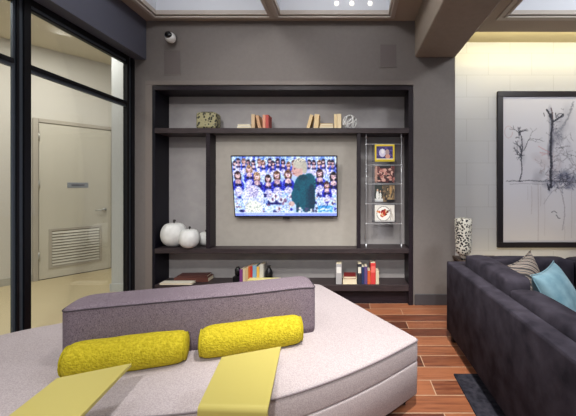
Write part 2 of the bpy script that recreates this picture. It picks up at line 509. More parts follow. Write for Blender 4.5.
# glowing discs standing in for soft light patches on the coffer side
for k, (x, who) in enumerate(((-0.15, 'first round painted light patch in the ceiling coffer, counted from the coffer divider'),
                 (0.02, 'middle one of three round painted light patches in the ceiling coffer'),
                 (0.225, 'round painted light patch in the ceiling coffer nearest the beam'))):
    m = MB(); pts = [(0.0, 0), (0.022, 0), (0.026, 0.006), (0.026, 0.012)]
    n = 20; vs = []; fs = []
    for (r, d) in pts[1:]:
        for j in range(n):
            vs.append((x + r * cos(2 * pi * j / n), 3.5875 - 0.012 + d, 3.425 + r * sin(2 * pi * j / n)))
    for i in range(2):
        for j in range(n): fs.append((i * n + j, i * n + (j + 1) % n, (i + 1) * n + (j + 1) % n, (i + 1) * n + j))
    fs.append(tuple(range(n)))
    m.add(vs, fs)
    tag(m.build('coffer_light_patch', M['lightpatch'], smooth=True), who, 'light', 'painted light patches in the ceiling coffer')

# hall beyond the glass
DW = Vector((0.6, 0.8, 0)); DN = Vector((0.8, -0.6, 0)); DP = Vector((-4.59, 4.65, 0))
ang = math.atan2(0.8, 0.6)
def hallp(t, n, z): return DP + DW * t + DN * n + Vector((0, 0, z))
def hallbox(mb, t0, t1, n0, n1, z0, z1):
    vs = [hallp(t, n, z) for z in (z0, z1) for n in (n0, n1) for t in (t0, t1)]
    mb.add(vs, [(0, 2, 3, 1), (4, 5, 7, 6), (0, 1, 5, 4), (2, 6, 7, 3), (0, 4, 6, 2), (1, 3, 7, 5)])
m = MB(); hallbox(m, -4.0, 1.6, -0.15, -0.001, 0, 3.45)
structure(m.build('wall_hall', M['hall']))
m = MB(); hallbox(m, -4.0, -0.02, 0.0, 0.015, 0, 0.1)
structure(m.build('baseboard_hall', M['halltrim']))
structure(box('ceiling_hall', mat('hall_ceiling', (214, 204, 180), 0.8), (-7.5, -2.66, -2.6, 7.0, 3.42, 3.5)))
structure(box('wall_hall_end', M['pillar'], (-3.13, -2.66, 4.2, 6.2, 0, 3.42)))
structure(box('baseboard_hall_end', M['pillar'], (-3.14, -2.66, 4.18, 4.1995, 0, 0.1)))

# door in the hall
dr = thing('door_1', 'cream hall door with low louvred vent and lever handle', 'door', DP, (0, 0, ang), local=True)
del dr['category']; structure(dr)
def dbox(name, m_, t0, t1, n0, n1, z0, z1, parent=dr, bevel=0.0):
    return MB().box(t0, t1, -n1, -n0, z0, z1).build(name, m_, parent, bevel)
f = MB()
f.box(-0.02, 0.04, -0.05, -0.002, 0, 2.37); f.box(0.925, 0.985, -0.05, -0.002, 0, 2.37); f.box(0.04, 0.925, -0.05, -0.002, 2.31, 2.37)
f.build('door_frame', M['doorframe'], dr, 0.006)
leaf = dbox('door_leaf', M['door'], 0.045, 0.92, 0.003, 0.035, 0.012, 2.305)
dbox('threshold', M['stem'], 0.045, 0.92, 0.003, 0.03, 0.001, 0.011)
v = MB()
v.box(0.15, 0.795, -0.047, -0.0355, 0.15, 0.185); v.box(0.15, 0.795, -0.047, -0.0355, 0.705, 0.74)
v.box(0.15, 0.185, -0.047, -0.0355, 0.185, 0.705); v.box(0.76, 0.795, -0.047, -0.0355, 0.185, 0.705)
vf = v.build('vent', M['doorframe'], leaf, 0.003)
v = MB(); v.box(0.185, 0.76, -0.0385, -0.036, 0.185, 0.705); v.build('vent_backing', M['slot'], leaf)
v = MB()
for k in range(12):
    z = 0.205 + k * 0.043
    v.obox(0.4725, -0.044, z, 0.57, 0.004, 0.034, (radians(-28), 0, 0))
v.build('louvre', M['door'], leaf)
dbox('sign_plate', M['sign'], 0.36, 0.62, 0.0355, 0.041, 1.352, 1.435, leaf, 0.003)
dbox('sign_mark', M['signdark'], 0.41, 0.57, 0.0412, 0.0418, 1.38, 1.405, leaf)
h = MB(); h.tube([(0.83, -0.0355, 0.99), (0.83, -0.048, 0.99)], 0.03, 18); h.tube([(0.83, -0.048, 0.99), (0.83, -0.075, 0.99), (0.80, -0.08, 0.99), (0.70, -0.08, 0.985)], 0.011, 10)
h.build('handle', M['brass'], leaf, smooth=True)
for z in (0.35, 1.4, 2.1):
    MB().tube([(0.043, -0.05, z - 0.06), (0.043, -0.05, z + 0.06)], 0.009, 8).build('hinge', M['brass'], leaf, smooth=True)

# glazed partition: two bays of steel frame
def glazed(name, label, y0, y1, posts, cat='window'):
    r = thing(name, label, cat, (-2.5, y0, 0)); del r['category']; structure(r)
    for (a, b, mm) in posts:
        box('post', M[mm], (-2.545 if mm == 'black' else -2.53, -2.5 if mm == 'black' else -2.515, a, b, 0, 2.846), r)
    box('top_rail', M['black'], (-2.545, -2.5, y0, y1, 2.80, 2.846), r)
    box('glazing_stop', M['black'], (-2.545, -2.505, y0, y1, 2.757, 2.7715), r)
    box('top_channel', M['framegrey'], (-2.54, -2.512, y0, y1, 2.772, 2.80), r)
    box('bottom_rail', M['black'], (-2.545, -2.5, y0, y1, 0, 0.06), r)
    box('transom', M['black'], (-2.545, -2.5, y0, y1, 2.295, 2.33), r)
    box('transom_channel', M['framegrey'], (-2.54, -2.512, y0, y1, 2.27, 2.295), r)
    box('glass_pane', M['glass'], (-2.527, -2.521, y0, y1, 0.06, 2.27), r)
    box('transom_pane', M['glass'], (-2.527, -2.521, y0, y1, 2.33, 2.772), r)
    return r
glazed('window_2', 'glazed black steel bay in front of the cream hall door', 2.51, 3.59,
       [(3.59, 3.625, 'black'), (3.625, 3.665, 'framegrey'), (3.665, 3.7195, 'black')])
glazed('window_1', 'glazed black steel bay without a door behind it, beside the hall door bay', -1.0, 2.384,
       [(2.384, 2.404, 'framegrey'), (2.404, 2.42, 'black'), (2.42, 2.458, 'framegrey'), (2.458, 2.5095, 'black')])

# ================================================================== SHELVING UNIT
F = 3.70; BK = 3.985
u = thing('wall_shelving', 'dark wood built-in shelving unit framing the television', 'shelving', (-0.78, F, 0))
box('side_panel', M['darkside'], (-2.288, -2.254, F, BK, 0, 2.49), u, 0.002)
box('side_panel', M['wood'], (0.678, 0.728, F, BK, 0, 2.49), u, 0.002)
box('top_panel', M['wood'], (-2.288, 0.728, F, BK, 2.491, 2.536), u, 0.002)
box('back_panel', M['backp'], (-2.253, 0.677, BK + 0.001, BK + 0.03, 0.02, 2.50), u)
box('shelf', M['shelfw'], (-2.253, 0.677, F - 0.01, BK, 1.990, 2.05), u, 0.003)
box('shelf', M['shelfw'], (-2.253, 0.677, F - 0.01, BK, 0.603, 0.657), u, 0.003)
box('shelf', M['shelfw'], (-2.253, 0.677, F - 0.01, BK, 0.166, 0.239), u, 0.003)
box('divider', M['wood'], (-1.667, -1.619, F, BK, 0.658, 1.989), u, 0.003)
box('divider', M['wood'], (0.081, 0.123, F, BK, 0.658, 1.989), u, 0.003)
box('television_panel', M['tvpanel'], (-1.618, 0.080, 3.86, BK, 0.658, 1.989), u)
box('plinth', M['wood'], (-2.253, 0.677, F + 0.06, F + 0.09, 0, 0.165), u)

# television
tw, th = 1.22, 0.73
tv = thing('television', 'slim black wall television showing a blue studio audience', 'television', (-0.755, 3.785, 1.01), (radians(10.5), 0, 0), local=True)
MB().box(-tw / 2, tw / 2, 0.0, 0.035, 0, th).build('casing', M['bezel'], tv, 0.004)
MB().box(-0.3, 0.3, 0.0355, 0.06, 0.05, 0.35).build('wall_bracket', M['bezel'], tv)
P = Paint(196, 112, (196, 214, 246)); R = random.Random(11)
for i in range(40):
    x = R.uniform(0, 196); P.rect(x, 0, x + R.uniform(1, 5), R.uniform(10, 40), R.choice([(120, 160, 232), (232, 240, 255), (88, 110, 214), (214, 232, 252), (64, 80, 180)]), .8)
def lady(x, y, s, top=(40, 52, 168), hair=(30, 22, 44)):
    P.ell(x, y + 2 * s, 6.5 * s, 10 * s, hair)
    P.ell(x, y + 20 * s, 11 * s, 13 * s, top)
    P.ell(x, y + 31 * s, 8 * s, 10 * s, (214, 206, 232))
    P.ell(x, y + 12 * s, 5.5 * s, 5 * s, (226, 188, 190))
    P.ell(x - 3.5 * s, y + 18 * s, 3.4 * s, 3 * s, (24, 24, 92)); P.ell(x + 3.5 * s, y + 18 * s, 3.4 * s, 3 * s, (24, 24, 92))
    P.ell(x, y, 4.3 * s, 5.6 * s, (238, 202, 200)); P.ell(x, y - 4.4 * s, 4.8 * s, 2.6 * s, hair)
    P.ell(x - 1.6 * s, y - .6 * s, .8, .6, (60, 40, 60)); P.ell(x + 1.6 * s, y - .6 * s, .8, .6, (60, 40, 60)); P.ell(x, y + 3 * s, 1.4 * s, .6, (190, 80, 100))
for i in range(22):
    lady(4 + i * 9.3 + R.uniform(-2, 2), 10 + R.uniform(-3, 4), .62, R.choice([(70, 96, 214), (120, 150, 236), (240, 240, 252), (44, 56, 176)]), R.choice([(40, 28, 50), (120, 80, 60), (30, 24, 60)]))
for (x, y, s) in ((9, 34, 1), (31, 22, .95), (45, 36, 1.05), (66, 40, .95), (83, 34, 1.05), (104, 32, 1.1), (164, 30, 1.05), (190, 36, 1.1), (177, 52, .9)):
    lady(x, y, s, R.choice([(34, 44, 160), (46, 60, 190)]), R.choice([(26, 18, 40), (60, 36, 50), (110, 76, 60)]) if x not in (31, 45) else (176, 140, 110))
for i in range(150):
    x = R.uniform(2, 194); y = R.uniform(70, 104)
    P.ell(x, y, R.uniform(1.2, 4.2), R.uniform(1.2, 4), R.choice([(246, 248, 255), (206, 214, 240), (60, 70, 180), (150, 120, 150), (40, 44, 120), (170, 200, 240), (228, 214, 196)]))
P.ell(36, 78, 21, 26, (222, 226, 246)); P.ell(34, 64, 13, 12, (206, 196, 224)); P.ell(36, 96, 17, 14, (238, 238, 220))
P.ell(24, 70, 5, 9, (240, 236, 246)); P.rect(64, 82, 90, 90, (36, 44, 120))
for (x, y) in ((78, 74), (88, 80), (72, 80), (108, 74), (84, 98)): P.ell(x, y, 6, 6, (232, 232, 244)); P.ell(x + 1, y, 2, 3, (120, 80, 110))
HX = -4
ell0, rect0 = P.ell, P.rect
P.ell = lambda x, y, *a, **k: ell0(x + HX, y, *a, **k)
P.rect = lambda a, b, c, d, *e: rect0(a + HX, b, c + HX, d, *e)
# host in a teal jumper
P.ell(137, 66, 20, 34, (20, 96, 112)); P.ell(148, 50, 13, 20, (20, 100, 116)); P.rect(122, 60, 156, 106, (18, 88, 104))
P.ell(121, 74, 8, 15, (24, 104, 122)); P.ell(113, 88, 6, 5, (226, 190, 180)); P.ell(152, 76, 7, 26, (14, 74, 94)); P.ell(134, 78, 7, 26, (30, 118, 132), .5)
P.ell(127, 22, 11, 15, (222, 178, 168)); P.ell(131, 12, 13, 10, (206, 196, 178)); P.ell(140, 20, 5, 11, (196, 186, 168)); P.ell(136, 38, 9, 5, (16, 84, 98))
P.ell(121, 22, 1.3, 1, (70, 50, 60)); P.ell(119, 31, 3, 1.2, (176, 110, 110)); P.ell(116, 26, 2, 2, (206, 150, 140))
for i in range(26): P.ell(124 + i * 2 + R.uniform(-2, 2), 104 + R.uniform(-8, 2), 2.4, 2.4, R.choice([(244, 240, 232), (206, 210, 230), (90, 90, 120)]))
P.ell, P.rect = ell0, rect0
P.rect(160, 92, 188, 108, (96, 176, 226)); P.line([(165, 99), (171, 97), (177, 100), (184, 97)], 1.6, (226, 244, 255)); P.line([(166, 104), (182, 104)], 1, (214, 236, 252))
P.rect(0, 106, 196, 112, (150, 164, 236)); P.rect(0, 105, 196, 106.5, (226, 232, 252))
P.rect(20, 108, 96, 110, (200, 212, 250))
nr = np.random.RandomState(5)
b = P.a
for _ in range(1):
    b = (b + np.roll(b, 1, 0) + np.roll(b, -1, 0) + np.roll(b, 1, 1) + np.roll(b, -1, 1)) / 5
g = nr.rand(56, 98, 1); g = np.repeat(np.repeat(g, 2, 0), 2, 1); g = (g + np.roll(g, 1, 0) + np.roll(g, 1, 1)) / 3
mask = np.ones((112, 196, 1)); mask[10:106, 108:154] = 0.2; mask[105:] = 0.2
b = b + mask * (g - 0.5) * np.array((120, 112, 80))
P.a = np.clip(((b - 128) * 1.25 + 122) * np.array((0.92, 0.95, 1.0)), 0, 255)
painted('screen', M['screen'], P.a, tw - 0.024, th - 0.03, tv, Matrix.Translation((-tw / 2 + 0.012, -0.0012, 0.018)))
MB().box(-0.04, 0.04, -0.003, 0.012, -0.018, -0.0005).build('sensor_bar', M['bezel'], tv)

# ================================================================== SHELF ORNAMENTS AND BOOKS
SH1, SH2, SH3 = 2.0505, 0.6575, 0.2395
def px(x, Z): return (x - 350) * Z / 320

def book(x0, x1, z0, h, Z, col, label, group, depth=0.16, lean=0.0, pages=None, cat='book'):
    """upright book seen by its spine: cover block and page block"""
    t = x1 - x0
    r = thing('book', label, cat, ((x0 + x1) / 2, Z, z0), (0, lean, 0), group, local=True)
    c = MB(); c.box(-t / 2, t / 2, 0, 0.004, 0, h); 
    k = min(0.003, t * 0.18)
    c.box(-t / 2, -t / 2 + k, 0.004, depth, 0, h); c.box(t / 2 - k, t / 2, 0.004, depth, 0, h)
    cv = c.build('cover', bookmat(col), r, 0.0008)
    MB().box(-t / 2 + k, t / 2 - k, 0.0041, depth - 0.004, 0.003, h - 0.003).build('pages', M['paper'], r)
    if pages:
        MB().box(-t / 2 + t * .12, t / 2 - t * .12, -0.0008, -0.0001, h * .55, h * .85).build('spine_label', bookmat(pages), cv)
    return r

def flat_book(x0, x1, z0, h, Z, col, label, group, depth=0.17, rz=0.0, spine=False, cat='book', name='book'):
    wd = x1 - x0
    r = thing(name, label, cat, ((x0 + x1) / 2, Z + depth / 2, z0), (0, 0, rz), group, local=True)
    k = min(0.004, h * 0.2)
    c = MB(); c.box(-wd / 2, wd / 2, -depth / 2, depth / 2, 0, k); c.box(-wd / 2, wd / 2, -depth / 2, depth / 2, h - k, h)
    c.box(-wd / 2, -wd / 2 + 0.004, -depth / 2, depth / 2, k, h - k)
    if spine: c.box(-wd / 2 + 0.004, wd / 2, -depth / 2, -depth / 2 + 0.003, k, h - k)
    c.build('cover', bookmat(col), r, 0.0008)
    MB().box(-wd / 2 + 0.0042, wd / 2 - 0.004, -depth / 2 + 0.004, depth / 2 - 0.004, k, h - k).build('pages', M['paper'], r)
    return r

# mottled jar on the top shelf
j = thing('decorative_jar', 'square olive mottled jar alone on the top shelf', 'jar', (px(207, 3.76), 3.76, SH1))
jx = px(206.5, 3.75)
MB().box(jx - 0.123, jx + 0.118, 3.735, 3.89, SH1, SH1 + 0.195).build('body', M['mottled'], j, 0.03, seg=4)
MB().box(jx - 0.07, jx + 0.065, 3.77, 3.86, SH1 + 0.1953, SH1 + 0.205).build('lid', M['mottledside'], j, 0.004)

G = 'books between the jar and the middle of the top shelf'
Z = 3.75; pz = Z / 320
flat_book(px(237, Z), px(251, Z), SH1, 0.030, Z, (222, 218, 210), 'white book lying under another beside upright books, top shelf', G)
flat_book(px(237.5, Z), px(250.5, Z), SH1 + 0.0305, 0.026, Z, (228, 224, 216), 'white book lying on top of another white book, top shelf', G)
book(px(251.3, Z), px(254.6, Z), SH1, 0.17, Z, (206, 176, 138), 'tan upright book touching the two lying white books', G)
book(px(258.3, Z), px(261.1, Z), SH1 + 0.0035, 0.158, Z, (196, 152, 112), 'tan book leaning diagonally between tan and salmon books', G, lean=-0.2)
book(px(262.6, Z), px(265.3, Z), SH1, 0.165, Z, (214, 148, 118), 'salmon upright book beside the red one, top shelf', G)
book(px(265.5, Z), px(268.5, Z), SH1, 0.165, Z, (176, 62, 54), 'red upright book ending the row of the top shelf', G)
G = 'cream books beside the wire ball on the top shelf'
book(px(306.2, Z), px(309.4, Z), SH1 + 0.008, 0.165, Z, (214, 186, 138), 'cream book leaning most, far from the wire ball', G, lean=0.28)
book(px(313.6, Z), px(318.2, Z), SH1 + 0.004, 0.168, Z, (216, 188, 140), 'thick cream book tilted slightly beside two lying books', G, lean=0.07)
flat_book(px(319.3, Z), px(333.6, Z), SH1, 0.034, Z, (220, 196, 150), 'cream book lying lowest between upright cream books', G)
flat_book(px(320, Z), px(333.2, Z), SH1 + 0.0345, 0.03, Z, (206, 170, 118), 'tan book lying on a cream one between upright books', G)
book(px(334, Z), px(337, Z), SH1, 0.172, Z, (222, 198, 152), 'cream upright book touching the lying pair on its far side', G)
book(px(337.2, Z), px(341.2, Z), SH1, 0.176, Z, (230, 208, 166), 'pale cream upright book next to the wire ball', G)
# wire ball
cx, cz, rr = px(349.8, 3.79), SH1 + 0.086, 0.082
wb = MB(); RW = random.Random(3)
for k in range(7):
    a = Euler((RW.uniform(0, pi), RW.uniform(0, pi), RW.uniform(0, pi))).to_matrix()
    wb.tube([Vector((cx, 3.79, cz)) + a @ Vector((rr * cos(2 * pi * i / 28), rr * sin(2 * pi * i / 28), 0)) for i in range(28)], 0.0055, 6, closed=True)
tag(wb.build('wire_ball', M['white'], smooth=True), 'openwork white wire ball at the end of the cream books', 'ornament')

# white pumpkins
def pumpkin(x, y, r, label):
    o = thing('ceramic_pumpkin', label, 'ornament', (x, y, SH2), (0, 0, 0), 'white pumpkins on the middle shelf')
    prof = []
    for i in range(15):
        t = -pi / 2 + pi * i / 14
        prof.append((max(0.004, r * cos(t) ** 0.8), r * 1.02 + r * 1.02 * sin(t) - (0.12 * r if i > 11 else 0) * (i - 11) / 3))
    MB().lathe(prof, (x, y, SH2), 40, lobes=10, amp=0.035).build('body', M['pumpkin'], o, smooth=True)
    zt = SH2 + r * 1.86
    MB().tube([(x, y, zt), (x, y, zt + r * .16), (x + r * .06, y - r * .02, zt + r * .32)], [r * .1, r * .08, r * .11], 10).build('stem', M['stem'], o, smooth=True)
pumpkin(-2.107, 3.832, 0.145, 'largest white ceramic pumpkin on the middle shelf')
pumpkin(-1.868, 3.722, 0.114, 'medium white ceramic pumpkin between the other two')
pumpkin(-1.757, 3.897, 0.085, 'smallest white ceramic pumpkin against the shelf divider')

# bottom shelf, near the column
G = 'books on the bottom shelf near the column'
Z = 3.715
book(px(336, Z), px(341.7, Z), SH3, 0.235, Z, (170, 168, 170), 'grey upright book standing apart from the bottom shelf row', G, pages=(226, 224, 220))
flat_book(px(342.9, Z), px(357, Z), SH3, 0.062, Z, (226, 212, 180), 'thick cream book lying under a dark red one', G)
flat_book(px(343.6, Z), px(356, Z), SH3 + 0.0625, 0.03, Z, (120, 30, 30), 'dark red book lying on the thick cream book', G)
book(px(357.6, Z), px(361.6, Z), SH3, 0.235, Z, (40, 42, 54), 'black upright book with a pale spine label, bottom shelf', G, pages=(214, 210, 196))
book(px(361.8, Z), px(364.2, Z), SH3, 0.20, Z, (32, 48, 92), 'thin navy upright book beside the black labelled one', G)
book(px(364.4, Z), px(367.4, Z), SH3, 0.205, Z, (92, 70, 120), 'purple upright book between the navy and orange books', G)
book(px(367.6, Z), px(370.4, Z), SH3, 0.158, Z, (206, 92, 46), 'short orange upright book touching the tall coral one', G)
book(px(370.6, Z), px(375.6, Z), SH3, 0.245, Z, (206, 62, 60), 'tall coral red upright book, bottom shelf', G, pages=(226, 110, 100))
book(px(375.8, Z), px(379, Z), SH3, 0.15, Z, (206, 196, 168), 'short cream upright book ending the coral book row', G)
# bottom shelf, above the backrest
G = 'books on the bottom shelf behind the backrest'
Z = 3.80
bk = thing('bookend', 'black blocky bookend beside the purple book', 'bookend', (px(236, Z), Z + 0.05, SH3))
box('base', M['bezel'], (px(232.6, Z), px(239.3, Z), Z, Z + 0.12, SH3, SH3 + 0.06), bk, 0.004)
MB().lathe([(0.02, 0.06), (0.036, 0.09), (0.036, 0.13), (0.022, 0.16), (0.012, 0.17)], (px(236.4, Z), Z + 0.05, SH3), 18).build('figure', M['bezel'], bk, smooth=True)
book(px(239.6, Z), px(242.6, Z), SH3, 0.15, Z, (126, 62, 128), 'purple upright book beside the black bookend', G)
book(px(242.8, Z), px(245.3, Z), SH3, 0.155, Z, (222, 200, 160), 'cream upright book next to the purple one', G)
book(px(245.5, Z), px(248.1, Z), SH3, 0.17, Z, (206, 178, 132), 'tan upright book between cream and orange books', G)
book(px(248.3, Z), px(250.2, Z), SH3, 0.185, Z, (206, 96, 44), 'orange upright book beside the tan one', G)
book(px(250.4, Z), px(252.4, Z), SH3, 0.19, Z, (188, 44, 44), 'red upright book beside the pale blue one', G)
book(px(252.6, Z), px(256.4, Z), SH3, 0.195, Z, (126, 166, 196), 'pale blue upright book between red and yellow', G)
book(px(256.6, Z), px(259.3, Z), SH3, 0.18, Z, (222, 176, 80), 'yellow upright book beside the tall grey one', G)
book(px(259.5, Z), px(263.4, Z), SH3, 0.21, Z, (196, 194, 186), 'tall pale grey upright book beside the round black vase', G)
vz = thing('vase', 'small round black vase at the end of the book row', 'vase', (px(267.6, Z), Z + 0.06, SH3))
MB().lathe([(0.025, 0), (0.04, 0.03), (0.046, 0.08), (0.04, 0.12), (0.02, 0.15), (0.017, 0.17), (0.024, 0.18)], (px(267.6, Z), Z + 0.06, SH3), 24).build('body', M['bezel'], vz, smooth=True)
# flat things in front
flat_book(px(247.5, 3.70), px(279.3, 3.70), SH3 + 0.0, 0.055, 3.692, (236, 224, 150), 'pale yellow book lying in front of the upright row', 'large books lying on the bottom shelf', 0.10)
flat_book(px(170, 3.72), px(205, 3.72), SH3, 0.05, 3.80, (92, 50, 42), 'large brown book lying flat under a thinner one, below the pumpkins', 'large books lying on the bottom shelf', 0.16, spine=True)
flat_book(px(173, 3.72), px(203, 3.72), SH3 + 0.0505, 0.022, 3.81, (80, 42, 38), 'thin dark brown book lying on the large brown one', 'large books lying on the bottom shelf', 0.14, rz=0.05, spine=True)
flat_book(px(160, 3.70), px(192, 3.70), SH3, 0.02, 3.692, (232, 226, 210), 'white magazine lying in front of the brown books', 'large books lying on the bottom shelf', 0.10, cat='magazine', name='magazine')

# magazine rack in the narrow bay
rk = thing('magazine_rack', 'chrome cable rack with clear holders in the narrow shelf bay', 'rack', (0.395, 3.76, SH2))
for x in (0.19, 0.604):
    cb = MB().tube([(x, 3.765, SH2 + 0.0005), (x, 3.765, 1.9895)], 0.0035, 8).build('cable', M['chrome'], rk, smooth=True)
    for (a, b) in ((SH2 + 0.0005, SH2 + 0.04), (1.95, 1.9895)):
        MB().tube([(x, 3.765, a), (x, 3.765, b)], 0.009, 10).build('cable_anchor', M['chrome'], cb, smooth=True)
RZ = [1.872, 1.626, 1.403, 1.169, 0.935]
for i, z in enumerate(RZ):
    m = MB(); m.tube([(0.185, 3.765, z), (0.609, 3.765, z)], 0.003, 8)
    for x in (0.19, 0.604): m.tube([(x, 3.755, z), (x, 3.775, z)], 0.009, 10)
    m.build('rod', M['chrome'], rk, smooth=True)
    if i < 4:
        h = MB(); h.box(0.26, 0.54, 3.7655, 3.768, z - 0.21, z); h.box(0.26, 0.54, 3.75, 3.7655, z - 0.21, z - 0.2075); h.box(0.26, 0.54, 3.748, 3.75, z - 0.21, z - 0.19)
        h.build('clear_holder', M['acrylic'], rk)

def magazine(i, x0, x1, ztop, zbot, painter, label):
    mg = thing('magazine', label, 'magazine', ((x0 + x1) / 2, 3.76, zbot), group='magazines in the cable rack')
    box('paper_block', bookmat((210, 204, 196)), (x0, x1, 3.7525, 3.7605, zbot, ztop), mg)
    P = Paint(48, 38, (128, 128, 128)); painter(P, random.Random(i + 20))
    painted('cover', M['print'], P.a, x1 - x0, ztop - zbot, mg, Matrix.Translation((x0, 3.7518, zbot)))
def mg1(P, R):
    P.rect(0, 0, 48, 38, (226, 196, 40)); P.rect(4, 4, 44, 33, (58, 44, 110))
    for k in range(30): P.ell(R.uniform(6, 42), R.uniform(6, 31), R.uniform(1, 4), R.uniform(1, 3), R.choice([(34, 26, 80), (90, 72, 150), (50, 36, 96)]))
    P.ell(18, 18, 8, 9, (212, 206, 226)); P.ell(19, 15, 4, 5, (240, 236, 240)); P.ell(30, 17, 5, 7, (176, 150, 150)); P.ell(31, 26, 6, 5, (206, 150, 130)); P.rect(4, 31, 44, 33, (236, 226, 190))
def mg2(P, R):
    P.rect(0, 0, 48, 38, (86, 46, 46))
    for k in range(70): P.ell(R.uniform(0, 48), R.uniform(0, 38), R.uniform(1.5, 5), R.uniform(1.5, 5), R.choice([(168, 108, 100), (206, 160, 146), (60, 28, 34), (120, 60, 60), (34, 18, 22), (190, 128, 116)]))
    P.rect(0, 0, 6, 38, (206, 172, 150), .7); P.rect(12, 0, 40, 5, (26, 18, 22))
def mg3(P, R):
    P.rect(0, 0, 48, 38, (88, 76, 60))
    for k in range(40): P.ell(R.uniform(16, 48), R.uniform(0, 38), R.uniform(1, 4), R.uniform(2, 7), R.choice([(166, 140, 100), (60, 48, 40), (128, 104, 76), (40, 36, 34)]))
    P.rect(0, 0, 18, 38, (42, 50, 46)); P.ell(6, 24, 3.5, 11, (226, 226, 220)); P.ell(13, 26, 3, 9, (216, 216, 210)); P.ell(6, 11, 2, 2.4, (206, 168, 140)); P.ell(13, 14, 1.8, 2.2, (206, 168, 140)); P.rect(0, 31, 20, 38, (214, 214, 210)); P.ell(38, 12, 3, 9, (176, 140, 90)); P.rect(30, 33, 48, 38, (30, 28, 28))
def mg4(P, R):
    P.rect(0, 0, 48, 38, (224, 220, 212)); P.ell(21, 19, 17, 17, (120, 116, 112)); P.ell(21, 19, 15.6, 15.6, (240, 236, 230))
    for k in range(34): P.ell(21 + R.gauss(0, 5), 18 + R.gauss(0, 4.5), R.uniform(1.5, 3.6), R.uniform(1.5, 3.2), R.choice([(176, 40, 30), (206, 90, 50), (120, 26, 24), (220, 150, 90), (84, 40, 30), (226, 196, 150)]))
    P.line([(38, 8), (40, 20), (38, 34)], .8, (150, 140, 130)); P.line([(43, 20), (44, 34)], .6, (160, 150, 140))
for i, (f, lb) in enumerate(((mg1, 'yellow-bordered magazine with a violet photo, topmost in the cable rack'), (mg2, 'magazine with a pinkish brown cover under the yellow-bordered one'),
                     (mg3, 'magazine with a dark scene and white figures above the food cover'), (mg4, 'white magazine showing a round plate of red food, lowest in the rack'))):
    zt = RZ[i] - 0.012 if i else RZ[0] - 0.004
    magazine(i, px(374.8, 3.752), px(394.5, 3.752), zt, RZ[i] - 0.2072, f, lb)

# security camera and flush wall speakers
sc = thing('security_camera', 'small round white security camera high on the wall', 'camera', (-2.05, WY - 0.0005, 3.075))
MB().tube([(-2.05, WY - 0.0005, 3.10), (-2.05, WY - 0.03, 3.10)], 0.04, 20).build('mount', M['framegrey'], sc, smooth=True)
m = MB(); m.lathe([(0.002, -0.058)] + [(0.058 * cos(t), 0.058 * sin(t)) for t in [(-pi / 2 + pi * i / 14) for i in range(1, 14)]] + [(0.002, 0.058)], (-2.045, WY - 0.075, 3.07), 24)
m.build('body', M['white'], sc, smooth=True)
d = Vector((0.0, -0.9, 0.25)).normalized(); c0 = Vector((-2.045, WY - 0.075, 3.07))
MB().tube([c0 + d * 0.03, c0 + d * 0.06, c0 + d * 0.068], [0.042, 0.036, 0.02], 20).build('lens', M['lens'], sc, smooth=True)
for (x0, x1, z0, z1, lb) in ((-2.165, -1.965, 2.67, 2.96, 'flush square wall speaker below the security camera'), (0.345, 0.545, 2.755, 3.03, 'flush square wall speaker beside the ceiling beam')):
    sp = thing('wall_speaker', lb, 'speaker', ((x0 + x1) / 2, WY - 0.0005, z0), group='flush wall speakers')
    box('grille', M['speaker'], (x0 + 0.008, x1 - 0.008, WY - 0.006, WY - 0.001, z0 + 0.008, z1 - 0.008), sp)
    m = MB(); y = (WY - 0.008, WY - 0.001)
    m.box(x0, x1, *y, z0, z0 + 0.0075); m.box(x0, x1, *y, z1 - 0.0075, z1); m.box(x0, x0 + 0.0075, *y, z0 + 0.0075, z1 - 0.0075); m.box(x1 - 0.0075, x1, *y, z0 + 0.0075, z1 - 0.0075)
    m.build('rim', M['wall'], sp)

# ================================================================== OTTOMAN
ot = thing('island_ottoman', 'large pale grey island ottoman with a curved front and plum backrest', 'ottoman', (-0.9, 2.2, 0))
ctrl = [(-2.37, 1.78), (-2.22, 1.52), (-1.95, 1.38), (-1.6, 1.305), (-1.25, 1.30), (-0.9, 1.328), (-0.66, 1.362), (-0.36, 1.438), (-0.1, 1.575), (0.17, 1.77), (0.43, 2.0),
        (-0.285, 3.105), (-0.52, 3.16), (-1.15, 2.98), (-1.62, 2.62), (-1.98, 2.26), (-2.12, 2.16), (-2.25, 2.04), (-2.36, 1.92)]
ctrl = [Vector(p) for p in ctrl]
def spline(p, sub=5):
    out = []
    for i in range(len(p) - 1):
        p0 = p[max(0, i - 1)]; p1 = p[i]; p2 = p[i + 1]; p3 = p[min(len(p) - 1, i + 2)]
        for j in range(sub):
            t = j / sub
            out.append(0.5 * ((2 * p1) + (p2 - p0) * t + (2 * p0 - 5 * p1 + 4 * p2 - p3) * t * t + (3 * p1 - p0 - 3 * p2 + p3) * t ** 3))
    return out + [p[-1]]
front = spline(ctrl[:11])
rear = spline(ctrl[12:] + [ctrl[0]])
loop = front[:-1] + round_poly([front[-2], ctrl[10], ctrl[11], ctrl[12]], [0, 0.045, 0.10, 0])[1:-1] + rear[:-1]
